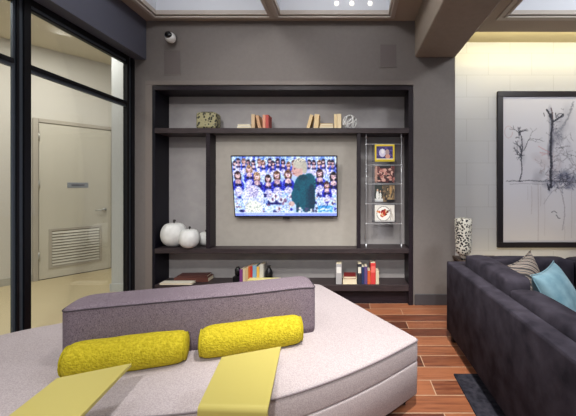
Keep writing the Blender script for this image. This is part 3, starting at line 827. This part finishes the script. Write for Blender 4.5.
# resample the straight stretches a little
dense = []
for i, p in enumerate(loop):
    q = loop[(i + 1) % len(loop)]; n = max(1, int((q - p).length / 0.09))
    for j in range(n): dense.append(p.lerp(q, j / n))
OUT = dense
def rim(r, z, n=4): return [(r - r * sin(pi / 2 * i / n), z - r + r * (1 - cos(pi / 2 * i / n)) if False else z - r * (1 - sin(pi / 2 * i / n))) for i in range(n + 1)]
def topround(r, z, n=4):
    return [(r * (1 - cos(pi / 2 * i / n)), z - r + r * sin(pi / 2 * i / n)) for i in range(n + 1)]
def botround(r, z, n=3):
    return [(r * (1 - cos(pi / 2 * i / n)), z + r - r * sin(pi / 2 * i / n)) for i in range(n, -1, -1)]
sc_ = MB().prism(OUT, botround(0.012, 0.291) + topround(0.02, 0.43)).build('seat_cushion', M['seat'], ot, smooth=True)
MB().prism(OUT, [(0.012, 0.08)] + [(0.004, 0.088)] + topround(0.012, 0.29)).build('base', M['seatside'], ot, smooth=True)
MB().tube([(p.x, p.y, 0) for p in []] or [(OUT[i].x, OUT[i].y, 0.4165) for i in range(len(OUT))], 0.0042, 6, closed=True).build('piping', M['seatpipe'], sc_, smooth=True)
MB().prism(OUT, [(0.09, 0.03), (0.09, 0.0795)]).build('plinth', M['sofaleg'], ot)
for (x, y) in ((0.2, 2.05), (-0.4, 2.9), (-1.8, 2.2), (-1.5, 1.62), (-0.35, 1.6)):
    MB().lathe([(0.03, 0.0), (0.03, 0.0295)], (x, y, 0), 14).build('foot', M['sofaleg'], ot, smooth=True)
# backrest
fr = [Vector(p) for p in ((-1.525, 1.66), (-1.11, 1.785), (-0.63, 1.925), (-0.222, 2.085))]
dirn = (fr[-1] - fr[0]).normalized(); nb = Vector((-dirn.y, dirn.x)) * 0.25
pl = fr + [fr[-1] + nb, fr[2] + nb * 1.02, fr[1] + nb * 1.02, fr[0] + nb]
BO = round_poly(pl, [0.08, 0, 0, 0.04, 0.07, 0, 0, 0.08])
bd = []
for i, p in enumerate(BO):
    q = BO[(i + 1) % len(BO)]; n = max(1, int((q - p).length / 0.06))
    for j in range(n): bd.append(p.lerp(q, j / n))
def droop(v):
    u = (Vector((v.x, v.y)) - fr[0]).dot(dirn); L = (fr[-1] - fr[0]).length
    k = max(0.0, 1 - u / 0.15) ** 2 * 0.012 + max(0.0, 1 - (L - u) / 0.1) ** 2 * 0.012
    v.z -= k * max(0.0, (v.z - 0.431) / 0.3)
m = MB().prism(bd, [(0.004, 0.4305), (0.0, 0.47), (0.0, 0.60)] + topround(0.027, 0.74, 6))
for v in m.v: droop(v)
bkr = m.build('backrest', M['back'], ot, smooth=True)
pi0 = [Vector((p.x, p.y, 0.7255)) for p in bd]
for v in pi0: droop(v)
MB().tube(pi0, 0.0035, 6, closed=True).build('piping', M['piping'], bkr, smooth=True)

# bolsters
def bolster(a, b, r, label):
    a = Vector(a); b = Vector(b); L = (b - a).length; d = (b - a) / L
    c = (a + b) / 2
    o = thing('bolster', label, 'cushion', (c.x, c.y, 0.431), (0, 0, math.atan2(d.y, d.x)), 'yellow bolsters', local=True)
    n = 26; R = random.Random(int(L * 1000)); prof = []
    k = 36
    for i in range(k + 1):
        t = i / k; x = -L / 2 + L * t
        e = min(x + L / 2, L / 2 - x)
        rr = r * (0.97 + 0.05 * math.sqrt(max(0, 1 - (2 * t - 1) ** 2)))
        if e < 0.06: rr *= 0.80 + 0.20 * math.sqrt(max(0, 1 - (1 - e / 0.06) ** 2))
        prof.append((x, rr))
    prof = [(-L / 2 - 0.014, r * 0.05), (-L / 2 - 0.014, r * 0.45), (-L / 2 - 0.008, r * 0.70)] + prof + [(L / 2 + 0.008, r * 0.70), (L / 2 + 0.014, r * 0.45), (L / 2 + 0.014, r * 0.05)]
    vs = []; fs = []; m = MB(); ph = [R.uniform(0, 6) for _ in range(5)]
    for (x, rr) in prof:
        for q in range(n):
            th_ = 2 * pi * q / n
            g = 1 + 0.012 * sin(x * 21 + th_ * 2 + ph[0]) + 0.01 * sin(x * 43 - th_ * 3 + ph[1])
            y = rr * g * cos(th_); z = rr * g * sin(th_)
            z = max(z, -r * 0.86) 
            vs.append((x, y * 1.04, z + r * 0.86))
    for i in range(len(prof) - 1):
        for q in range(n): fs.append((i * n + q, i * n + (q + 1) % n, (i + 1) * n + (q + 1) % n, (i + 1) * n + q))
    fs.append(tuple(range(n))[::-1]); fs.append(tuple((len(prof) - 1) * n + q for q in range(n)))
    m.add(vs, fs); bd_ = m.build('body', M['yellow'], o, smooth=True, subdiv=1)
    for s in (-1, 1):
        MB().tube([(s * (L / 2 + 0.002), r * 0.79 * cos(2 * pi * i / 26) * 1.04, max(r * 0.79 * sin(2 * pi * i / 26), -r * 0.84) + r * 0.86) for i in range(26)], 0.0045, 6, closed=True).build('piping', M['ypiping'], bd_, smooth=True)
bolster((-1.415, 1.60), (-0.90, 1.755), 0.086, 'yellow knitted bolster against the backrest, nearer the glass partition')
bolster((-0.83, 1.785), (-0.305, 1.965), 0.086, 'yellow knitted bolster against the backrest, nearer the sofa')

# yellow bent side tables (top, upright, foot plate)
def side_table(q, label):
    """q = far-left, far-right, near-right, near-left plan corners"""
    fl, frr, nr, nl = [Vector(p) for p in q]; t = 0.014; zt = 0.60
    o = thing('side_table', label, 'table', ((nl.x + nr.x) / 2, (nl.y + nr.y) / 2, 0), group='yellow side tables')
    def sheet(pa, pb, qa, qb, name, bev=0.003):  # slab between two edges
        m = MB(); m.add([*pa, *pb, *qa, *qb], [(0, 1, 3, 2), (4, 6, 7, 5), (0, 4, 5, 1), (2, 3, 7, 6), (0, 2, 6, 4), (1, 5, 7, 3)])
        return m.build(name, M['ytable'], o, bev)
    def V(p, z): return Vector((p.x, p.y, z))
    R_ = 0.02; back = Vector((0, R_))
    # tabletop with bent front edge
    m = MB(); rows = [(fl, frr, zt, zt - t)]
    vs = []
    vs += [V(fl, zt), V(frr, zt), V(fl, zt - t), V(frr, zt - t)]
    for i in range(7):
        a = pi / 2 * i / 6
        oy = R_ - R_ * sin(a); oz = -R_ + R_ * cos(a)
        iy = R_ - (R_ - t) * sin(a); iz = -R_ + (R_ - t) * cos(a)
        for (p, y, z) in ((nl, oy, oz), (nr, oy, oz), (nl, iy, iz), (nr, iy, iz)):
            vs.append(Vector((p.x, p.y + y, zt + z)))
    k = len(vs) // 4; fs = []
    for i in range(k - 1):
        a = 4 * i; b = a + 4
        fs += [(a, b, b + 1, a + 1), (a + 2, a + 3, b + 3, b + 2), (a, a + 2, b + 2, b), (a + 1, b + 1, b + 3, a + 3)]
    fs += [(0, 1, 3, 2), (4 * k - 4, 4 * k - 2, 4 * k - 1, 4 * k - 3)]
    m.add(vs, fs); m.build('tabletop', M['ytable'], o)
    y = nl.y; zb = zt - R_
    m = MB(); m.add([(nl.x, nl.y, 0.0145), (nr.x, nr.y, 0.0145), (nl.x, nl.y + t, 0.0145), (nr.x, nr.y + t, 0.0145), (nl.x, nl.y, zb), (nr.x, nr.y, zb), (nl.x, nl.y + t, zb), (nr.x, nr.y + t, zb)],
        [(0, 2, 3, 1), (4, 5, 7, 6), (0, 1, 5, 4), (2, 6, 7, 3), (0, 4, 6, 2), (1, 3, 7, 5)])
    m.build('upright', M['ytable'], o)
    sheet((V(nl, 0), V(nr, 0)), (V(nl + (fl - nl) * .9, 0), V(nr + (frr - nr) * .8, 0)), (V(nl, 0.014), V(nr, 0.014)), (V(nl + (fl - nl) * .9, 0.014), V(nr + (frr - nr) * .8, 0.014)), 'foot_plate', 0.0)
side_table([(-0.585, 1.46), (-0.336, 1.556), (-0.290, 1.122), (-0.540, 1.132)], 'yellow bent side table over the ottoman, the one nearer the sofa')
side_table([(-1.19, 1.30), (-0.962, 1.408), (-0.90, 0.965), (-1.145, 0.975)], 'yellow bent side table over the ottoman, the one nearer the glass partition')

# ================================================================== SOFA, RUG, PILLOWS
rug = thing('rug', 'dark grey rug under the charcoal sofa', 'rug', (2.4, 1.0, 0))
box('pile', M['rug'], (0.755, 4.4, -1.2, 2.335, 0.0, 0.012), rug, 0.003)
sf = thing('sectional_sofa', 'charcoal velvet corner sofa seen from behind its long side', 'sofa', (0.885, 2.88, 0))
m = MB()
L_OUT = [(0.864, -0.55), (0.985, -0.55), (0.985, 2.78), (3.7, 2.78), (3.7, 2.88), (0.864, 2.88)]
lo = round_poly(L_OUT, [0.02, 0.02, 0.02, 0.02, 0.02, 0.03], 4)
m.prism(lo, [(0.006, 0.10), (0, 0.106)] + topround(0.016, 0.705)); m.build('back_frame', M['sofa'], sf, smooth=True)
pts = [(0.874, -0.545, 0.699), (0.874, 2.868, 0.699), (3.69, 2.868, 0.699)]
MB().tube(pts, 0.006, 6).build('piping', M['sofa'], sf, smooth=True)
m = MB(); m.prism([(0.986, -0.55), (1.86, -0.55), (1.86, 2.0), (3.7, 2.0), (3.7, 2.779), (0.986, 2.779)], [(0.004, 0.10), (0, 0.104), (0, 0.276), (0.004, 0.28)])
m.build('seat_base', M['sofa'], sf)
box('arm', M['sofa'], (0.986, 1.86, -0.55, -0.42, 0.281, 0.62), sf, 0.02)
box('arm', M['sofa'], (3.56, 3.70, 2.0, 2.779, 0.281, 0.62), sf, 0.02)
for b in ((1.0, 1.85, 1.60, 2.775, 0.282, 0.44), (1.0, 1.85, 0.60, 1.58, 0.282, 0.44), (1.0, 1.85, -0.415, 0.58, 0.282, 0.44), (1.87, 2.70, 2.01, 2.775, 0.282, 0.44), (2.72, 3.55, 2.01, 2.775, 0.282, 0.44)):
    cushion('seat_cushion', M['sofa'], b, sf, 0.012)
for b in ((0.99, 1.17, 2.05, 2.775, 0.445, 0.79), (0.99, 1.16, 1.27, 2.01, 0.445, 0.74), (0.99, 1.16, 0.51, 1.25, 0.445, 0.752), (0.99, 1.16, -0.40, 0.49, 0.445, 0.752),
          (1.17, 1.83, 2.60, 2.775, 0.445, 0.775), (1.85, 2.68, 2.60, 2.775, 0.445, 0.775), (2.70, 3.54, 2.60, 2.775, 0.445, 0.775)):
    cushion('back_cushion', M['sofa'], b, sf, 0.012, 0.02, 0.15)
for (x, y) in ((0.925, 2.84), (0.925, 1.2), (0.925, -0.5), (1.8, -0.5), (1.8, 1.2), (1.85, 2.1), (3.64, 2.84), (3.64, 2.06), (2.4, 2.84)):
    z0 = 0.0125 if y < 2.335 else 0.0
    MB().box(x - 0.025, x + 0.025, y - 0.025, y + 0.025, z0, 0.104).build('leg', M['sofaleg'], sf, 0.004)

def pillow(name, mat_, loc, rot, w_, h_, t_, label, cat, group):
    o = thing(name, label, cat, loc, rot, group, local=True)
    n = 22; vs = []; fs = []
    for s in (1, -1):
        for j in range(n + 1):
            for i in range(n + 1):
                a = -1 + 2 * i / n; b = -1 + 2 * j / n
                pull = 1 - 0.11 * (1 - b * b) * abs(a) ** 2; pull2 = 1 - 0.11 * (1 - a * a) * abs(b) ** 2
                th_ = t_ / 2 * max(0, (1 - abs(a) ** 2.4)) ** .55 * max(0, (1 - abs(b) ** 2.4)) ** .55
                th_ *= 1 + 0.06 * sin(a * 5 + b * 3) * s
                vs.append((a * w_ / 2 * pull, -s * th_, b * h_ / 2 * pull2))
        base = 0 if s == 1 else (n + 1) ** 2
        for j in range(n):
            for i in range(n):
                q = (base + j * (n + 1) + i, base + j * (n + 1) + i + 1, base + (j + 1) * (n + 1) + i + 1, base + (j + 1) * (n + 1) + i)
                fs.append(q if s == 1 else q[::-1])
    m = MB(); m.add(vs, fs)
    ob = m.build('cover', mat_, o, smooth=True, subdiv=1)
    bm = bmesh.new(); bm.from_mesh(ob.data); bmesh.ops.remove_doubles(bm, verts=bm.verts, dist=1e-5); bm.to_mesh(ob.data); bm.free()
    ed = []
    for (a0, b0, a1, b1) in ((-1, -1, 1, -1), (1, -1, 1, 1), (1, 1, -1, 1), (-1, 1, -1, -1)):
        for i in range(12):
            t = i / 12; a = a0 + (a1 - a0) * t; b = b0 + (b1 - b0) * t
            ed.append((a * w_ / 2 * (1 - 0.11 * (1 - b * b) * a * a), 0, b * h_ / 2 * (1 - 0.11 * (1 - a * a) * b * b)))
    MB().tube(ed, 0.004, 6, closed=True).build('piping', mat_, ob, smooth=True)
    return o
def frame_rot(u, v):
    u = Vector(u).normalized(); v = Vector(v); v = (v - u * v.dot(u)).normalized(); y = v.cross(u)
    return Matrix((u, y, v)).transposed().to_euler()
pillow('throw_pillow', M['stripe'], (1.365, 2.47, 0.64), frame_rot((.286, .208, .068), (-.087, .024, .293)), 0.38, 0.38, 0.16, 'grey and tan wavy striped pillow in the sofa corner', 'pillow', 'throw pillows on the sofa')
pillow('throw_pillow', M['blue'], (1.41, 2.17, 0.622), frame_rot((.30, .25, .03), (-.10, .10, .305)), 0.42, 0.42, 0.19, 'light blue velvet pillow in front of the striped one', 'pillow', 'throw pillows on the sofa')

# side table and pierced vase behind the sofa
st = thing('console_table', 'dark small table behind the sofa corner holding the pierced vase', 'table', (1.2, 3.3, 0))
box('tabletop', M['tablewood'], (1.135, 1.60, 3.15, 3.55, 0.585, 0.61), st, 0.003)
for (x, y) in ((1.16, 3.18), (1.57, 3.18), (1.16, 3.52), (1.57, 3.52)):
    box('leg', M['tablewood'], (x - 0.02, x + 0.02, y - 0.02, y + 0.02, 0, 0.5845), st)
va = thing('pierced_vase', 'tall white pierced vase standing behind the sofa corner', 'vase', (1.185, 3.35, 0.6105))
MB().lathe([(0.03, 0.0), (0.028, 0.035), (0.05, 0.055), (0.074, 0.075), (0.08, 0.14), (0.083, 0.25), (0.087, 0.36), (0.088, 0.42), (0.082, 0.43), (0.072, 0.43)], (1.185, 3.35, 0.6105), 36).build('body', M['vase'], va, smooth=True)

# ================================================================== ART ON THE TILED WALL
ar = thing('framed_art', 'large black framed ink drawing of bare trees on the tiled wall', 'picture', (3.1, 4.47, 0.51))
ZA = 4.46
ax0, ax1 = px(498, ZA), 4.15; az0, az1 = EYE - (247.8 - 186) * ZA / 320, EYE + (186 - 91) * ZA / 320
fw = 0.075
m = MB(); yy = (ZA, 4.4995)
m.box(ax0, ax1, *yy, az1 - fw, az1); m.box(ax0, ax1, *yy, az0, az0 + fw); m.box(ax0, ax0 + fw, *yy, az0 + fw, az1 - fw); m.box(ax1 - fw, ax1, *yy, az0 + fw, az1 - fw)
m.build('frame', M['artframe'], ar, 0.004)
K = 2.2
cw, ch = ax1 - ax0 - 2 * fw, az1 - az0 - 2 * fw
gx, gy = int(cw * 320 / ZA * K), int(ch * 320 / ZA * K)
P = Paint(gx, gy, (212, 212, 224)); R = random.Random(8)
def A(x, y): return ((x - 503.4) * K, (y - 96.4) * K)
def stroke(pts, r, c, al, jit=0.5): P.line([A(*p) for p in pts], r, c, al, jit, R)
yy_ = P.Y / gy
P.a += (np.clip((yy_ - .62) / .38, 0, 1) * 0.5)[..., None] * (np.array((214, 208, 204)) - P.a)
INK = (40, 42, 58); GR = (110, 110, 128)
def branch(x, y, a, l, r, al, depth, c=INK):
    if depth == 0 or l < 0.8: return
    pts = [(x, y)]
    for i in range(5):
        a += R.gauss(0, .22); x += cos(a) * l / 5; y -= sin(a) * l / 5; pts.append((x, y))
    stroke(pts, r, c, al, 0.45)
    for k in range(R.choice((2, 3))):
        branch(x, y, a + R.uniform(-1.0, 1.0), l * R.uniform(.5, .75), r * .7, al * .9, depth - 1, c)
def wash(x, y, rx, ry, c, al):
    X, Y = A(x, y); P.ell(X, Y, rx * K, ry * K, c, al, 0.95)
for k in range(26): wash(560 + R.gauss(0, 6), 136 + R.gauss(0, 13), R.uniform(2, 6), R.uniform(3, 9), R.choice([(150, 152, 170), (176, 176, 190), (128, 128, 146), (222, 222, 232)]), R.uniform(.12, .3))
for k in range(14): wash(549 + R.gauss(0, 7), 168 + R.gauss(0, 7), R.uniform(2, 6), R.uniform(2, 6), R.choice([(170, 162, 172), (150, 150, 166), (186, 168, 174)]), R.uniform(.15, .32))
for k in range(26): wash(568 + R.gauss(0, 9), 180 + R.gauss(0, 5), R.uniform(2, 5), R.uniform(2, 4), R.choice([(90, 96, 124), (130, 132, 150), (70, 74, 104)]), R.uniform(.15, .35))
for k in range(8): wash(522 + R.gauss(0, 4), 150 + R.gauss(0, 8), R.uniform(2, 4), R.uniform(2, 4), (160, 160, 174), .25)
for k in range(16): wash(551.5 + R.gauss(0, 1.2), 150 + R.gauss(0, 18), R.uniform(1.2, 2.4), R.uniform(4, 8), (84, 86, 106), R.uniform(.2, .4))
wash(560, 205, 12, 18, (220, 220, 230), .5); wash(538, 196, 8, 12, (190, 186, 194), .25); wash(568, 112, 5, 10, (170, 172, 186), .3)
# small tree
stroke([(520, 181), (522.5, 172), (522, 164), (521.5, 155), (523, 148), (522, 136), (519, 130)], 0.9, INK, .75)
for k in range(9): branch(522 + R.uniform(-1, 1), 153 + R.uniform(-4, 3), R.uniform(0, 2 * pi), R.uniform(3, 8), .8, .55, 2)
for k in range(7): branch(520, 135 + R.uniform(-4, 3), R.uniform(.4, 2.8), R.uniform(3, 8), .8, .5, 2)
branch(524, 150, .9, 13, .7, .5, 3); branch(529, 140, .2, 7, .5, .4, 2)
t = [(509 + 4 * cos(i * .4), 131.5 + 6 * sin(i * .4)) for i in range(16)]; stroke(t, .45, (180, 140, 150), .5, .2)
stroke([(507, 181), (513, 180.5), (521, 181), (528, 180), (540, 181), (552, 180.5), (576, 182), (610, 180.5)], .8, INK, .5, .7)
stroke([(510, 184), (524, 183), (546, 184.5)], .5, GR, .4, .6)
# big tree
stroke([(551.5, 187), (551, 176), (552, 164), (551, 152), (551.5, 140), (552.5, 128), (553, 120), (551, 113)], 2.0, INK, .62, .9)
stroke([(553, 122), (557, 119), (562, 115.5), (564, 113.5)], 1.5, INK, .7, .5)
t = [(561 + 3.2 * cos(i * .5), 115 + 2 * sin(i * .5)) for i in range(14)]; stroke(t, .8, INK, .6, .2)
stroke([(551, 117), (549, 112), (547, 108.5)], 1.7, INK, .75, .6); stroke([(553, 118), (553, 112), (551, 107)], 1.0, (70, 50, 60), .6, .5)
stroke([(557, 118), (556, 112)], .9, INK, .7, .3); stroke([(545, 116), (544, 112)], .8, INK, .5, .3)
stroke([(555, 134), (563, 126), (568, 118), (572, 108), (574, 101)], 1.8, (140, 142, 158), .42, 1.2)
for k in range(60): branch(556 + R.gauss(2, 3.4), 140 + R.gauss(0, 12), R.uniform(0, 6.3), R.uniform(2, 6), .6, .22, 2, R.choice([GR, INK, (96, 96, 116)]))
for k in range(26): branch(549 + R.gauss(0, 5), 168 + R.gauss(0, 6), R.uniform(0, 6.3), R.uniform(2, 5), .5, .28, 2, R.choice([GR, (120, 100, 108), INK]))
for k in range(3): stroke([(545 + R.gauss(0, 3), 152 + R.gauss(0, 4)), (548 + R.gauss(0, 2), 152 + R.gauss(0, 3))], .8, (196, 130, 140), .35, .4)
for k in range(70): branch(566 + R.gauss(0, 7), 181 + R.gauss(0, 4), R.uniform(0, 6.3), R.uniform(2, 6), .6, .42, 2, R.choice([INK, (48, 54, 86), GR]))
for k in range(46): branch(575 + R.gauss(0, 10), 160 + R.gauss(0, 14), R.uniform(0, 6.3), R.uniform(3, 7), .6, .28, 2, R.choice([GR, INK]))
stroke([(548, 184), (549.5, 190), (551, 184)], 1.6, INK, .5, .6)
stroke([(559, 186), (552, 192), (547, 199), (544, 204)], .5, GR, .4, .4); stroke([(560, 187), (563, 196), (565, 206), (565, 216), (563, 230)], 1.0, (150, 146, 160), .4, .6)
stroke([(552, 212), (555, 211), (558, 213)], .7, INK, .4, .6); stroke([(557, 215), (559, 218), (561, 218.5)], .8, INK, .45, .5)
for (x, a, b, al) in ((532, 186, 214, .25), (538.5, 184, 241, .35), (541, 186, 206, .2), (545, 198, 236, .15), (565, 226, 240, .2), (572, 190, 238, .2), (528, 186, 200, .15)):
    stroke([(x, a), (x + .4, (a + b) / 2), (x, b)], .7, (160, 150, 158), al, .25)
# the part beyond the picture edge carries on in the same hand
for k in range(3): branch(600 + k * 14, 178, 1.5 + R.uniform(-.3, .3), 26, 1.4, .5, 4)
for k in range(40): branch(605 + R.gauss(0, 14), 180 + R.gauss(0, 5), R.uniform(0, 6.3), R.uniform(2, 6), .6, .35, 2, R.choice([INK, GR]))
painted('canvas', M['canvas'], P.a, cw, ch, ar, Matrix.Translation((ax0 + fw, ZA + 0.018, az0 + fw)))
box('backing', M['artframe'], (ax0 + fw, ax1 - fw, ZA + 0.02, 4.4995, az0 + fw, az1 - fw), ar)

# ================================================================== LIGHT
def area(name, loc, target, size, energy, col=(1, 1, 1), sy=None):
    l = bpy.data.lights.new(name, 'AREA'); l.energy = energy; l.color = col
    l.shape = 'RECTANGLE' if sy else 'DISK'; l.size = size
    if sy: l.size_y = sy
    o = bpy.data.objects.new(name, l); C.objects.link(o); o.location = loc
    o.rotation_euler = (Vector(target) - Vector(loc)).to_track_quat('-Z', 'Y').to_euler()
    return o
def spot(name, loc, target, energy, angle, blend=0.6, radius=0.06, col=(1, 0.98, 0.95)):
    l = bpy.data.lights.new(name, 'SPOT'); l.energy = energy; l.color = col; l.spot_size = radians(angle); l.spot_blend = blend; l.shadow_soft_size = radius
    o = bpy.data.objects.new(name, l); C.objects.link(o); o.location = loc
    o.rotation_euler = (Vector(target) - Vector(loc)).to_track_quat('-Z', 'Y').to_euler()
spot('unseen_spot', (0.2, -1.7, 3.25), (-0.75, 2.0, 0.4), 400, 62, 0.8)
spot('unseen_spot', (0.3, 0.9, 3.6), (0.15, 2.5, 0.4), 560, 54, 0.9, 0.06, (1, 0.95, 0.87))
spot('unseen_spot', (-1.2, 0.2, 3.6), (-0.8, 3.9, 1.3), 250, 64, 1.0, 0.1)  # unseen spot added to brighten the backs of the shelving unit
area('coffer_fill', (-1.55, 1.2, 3.68), (-1.55, 1.2, 0), 0.5, 16, (1, 0.98, 0.96))  # unseen area light added to brighten the coffer and room below
area('coffer_fill', (-0.17, 1.6, 3.68), (0.1, 1.7, 0), 0.4, 20, (1, 0.98, 0.95))  # second added area light, for the other coffer
area('lounge_fill', (2.6, 1.4, 3.68), (2.8, 2.6, 0), 0.8, 120, (0.96, 0.98, 1.0))  # unseen area light, strength raised to brighten the art and tiles
area('cove_lamp', (3.2, 4.06, 3.36), (3.2, 4.5, 3.1), 3.7, 18, (1, 0.92, 0.62), 0.04)
area('floor_glow', (2.4, 4.2, 0.25), (2.4, 4.5, 0.75), 1.6, 2, (1, 0.85, 0.5), 0.1)
def fill_point(loc, e):  # unseen point lights added to brighten the coffer sides
    l = bpy.data.lights.new('coffer_fill_point', 'POINT'); l.energy = e; l.shadow_soft_size = 0.05; l.color = (1, 0.99, 0.97)
    o = bpy.data.objects.new('coffer_fill_point', l); C.objects.link(o); o.location = loc
fill_point((-1.55, 2.7, 3.58), 9); fill_point((-0.17, 2.7, 3.58), 10); fill_point((3.0, 2.7, 3.58), 12)
area('hall_fill', (-3.6, 3.9, 3.4), (-3.6, 3.9, 0), 0.9, 40, (1, 0.96, 0.9))  # unseen hall light, added to brighten the pillar and door
area('hall_fill', (-3.8, 1.6, 3.4), (-3.8, 1.6, 0), 0.9, 32, (1, 0.96, 0.9))
wd = bpy.data.worlds.new('room_air'); S.world = wd; wd.use_nodes = True
bg = wd.node_tree.nodes['Background']; bg.inputs['Color'].default_value = (0.94, 0.95, 1.0, 1); bg.inputs['Strength'].default_value = 0.42

# ================================================================== CAMERA
cam = bpy.data.cameras.new('camera'); co = bpy.data.objects.new('camera', cam); C.objects.link(co)
co.location = (0, 0, EYE); co.rotation_euler = (pi / 2, 0, 0)
cam.sensor_fit = 'HORIZONTAL'; cam.sensor_width = 36; cam.lens = 36 * 320 / 576
cam.shift_x = -(350 - 288) / 576; cam.shift_y = (186 - 208) / 576
cam.clip_start = 0.05
S.camera = co
S.view_settings.view_transform = 'Standard'; S.view_settings.look = 'None'
S.view_settings.gamma = 1; S.view_settings.use_curve_mapping = False
S.view_settings.exposure = 0.0
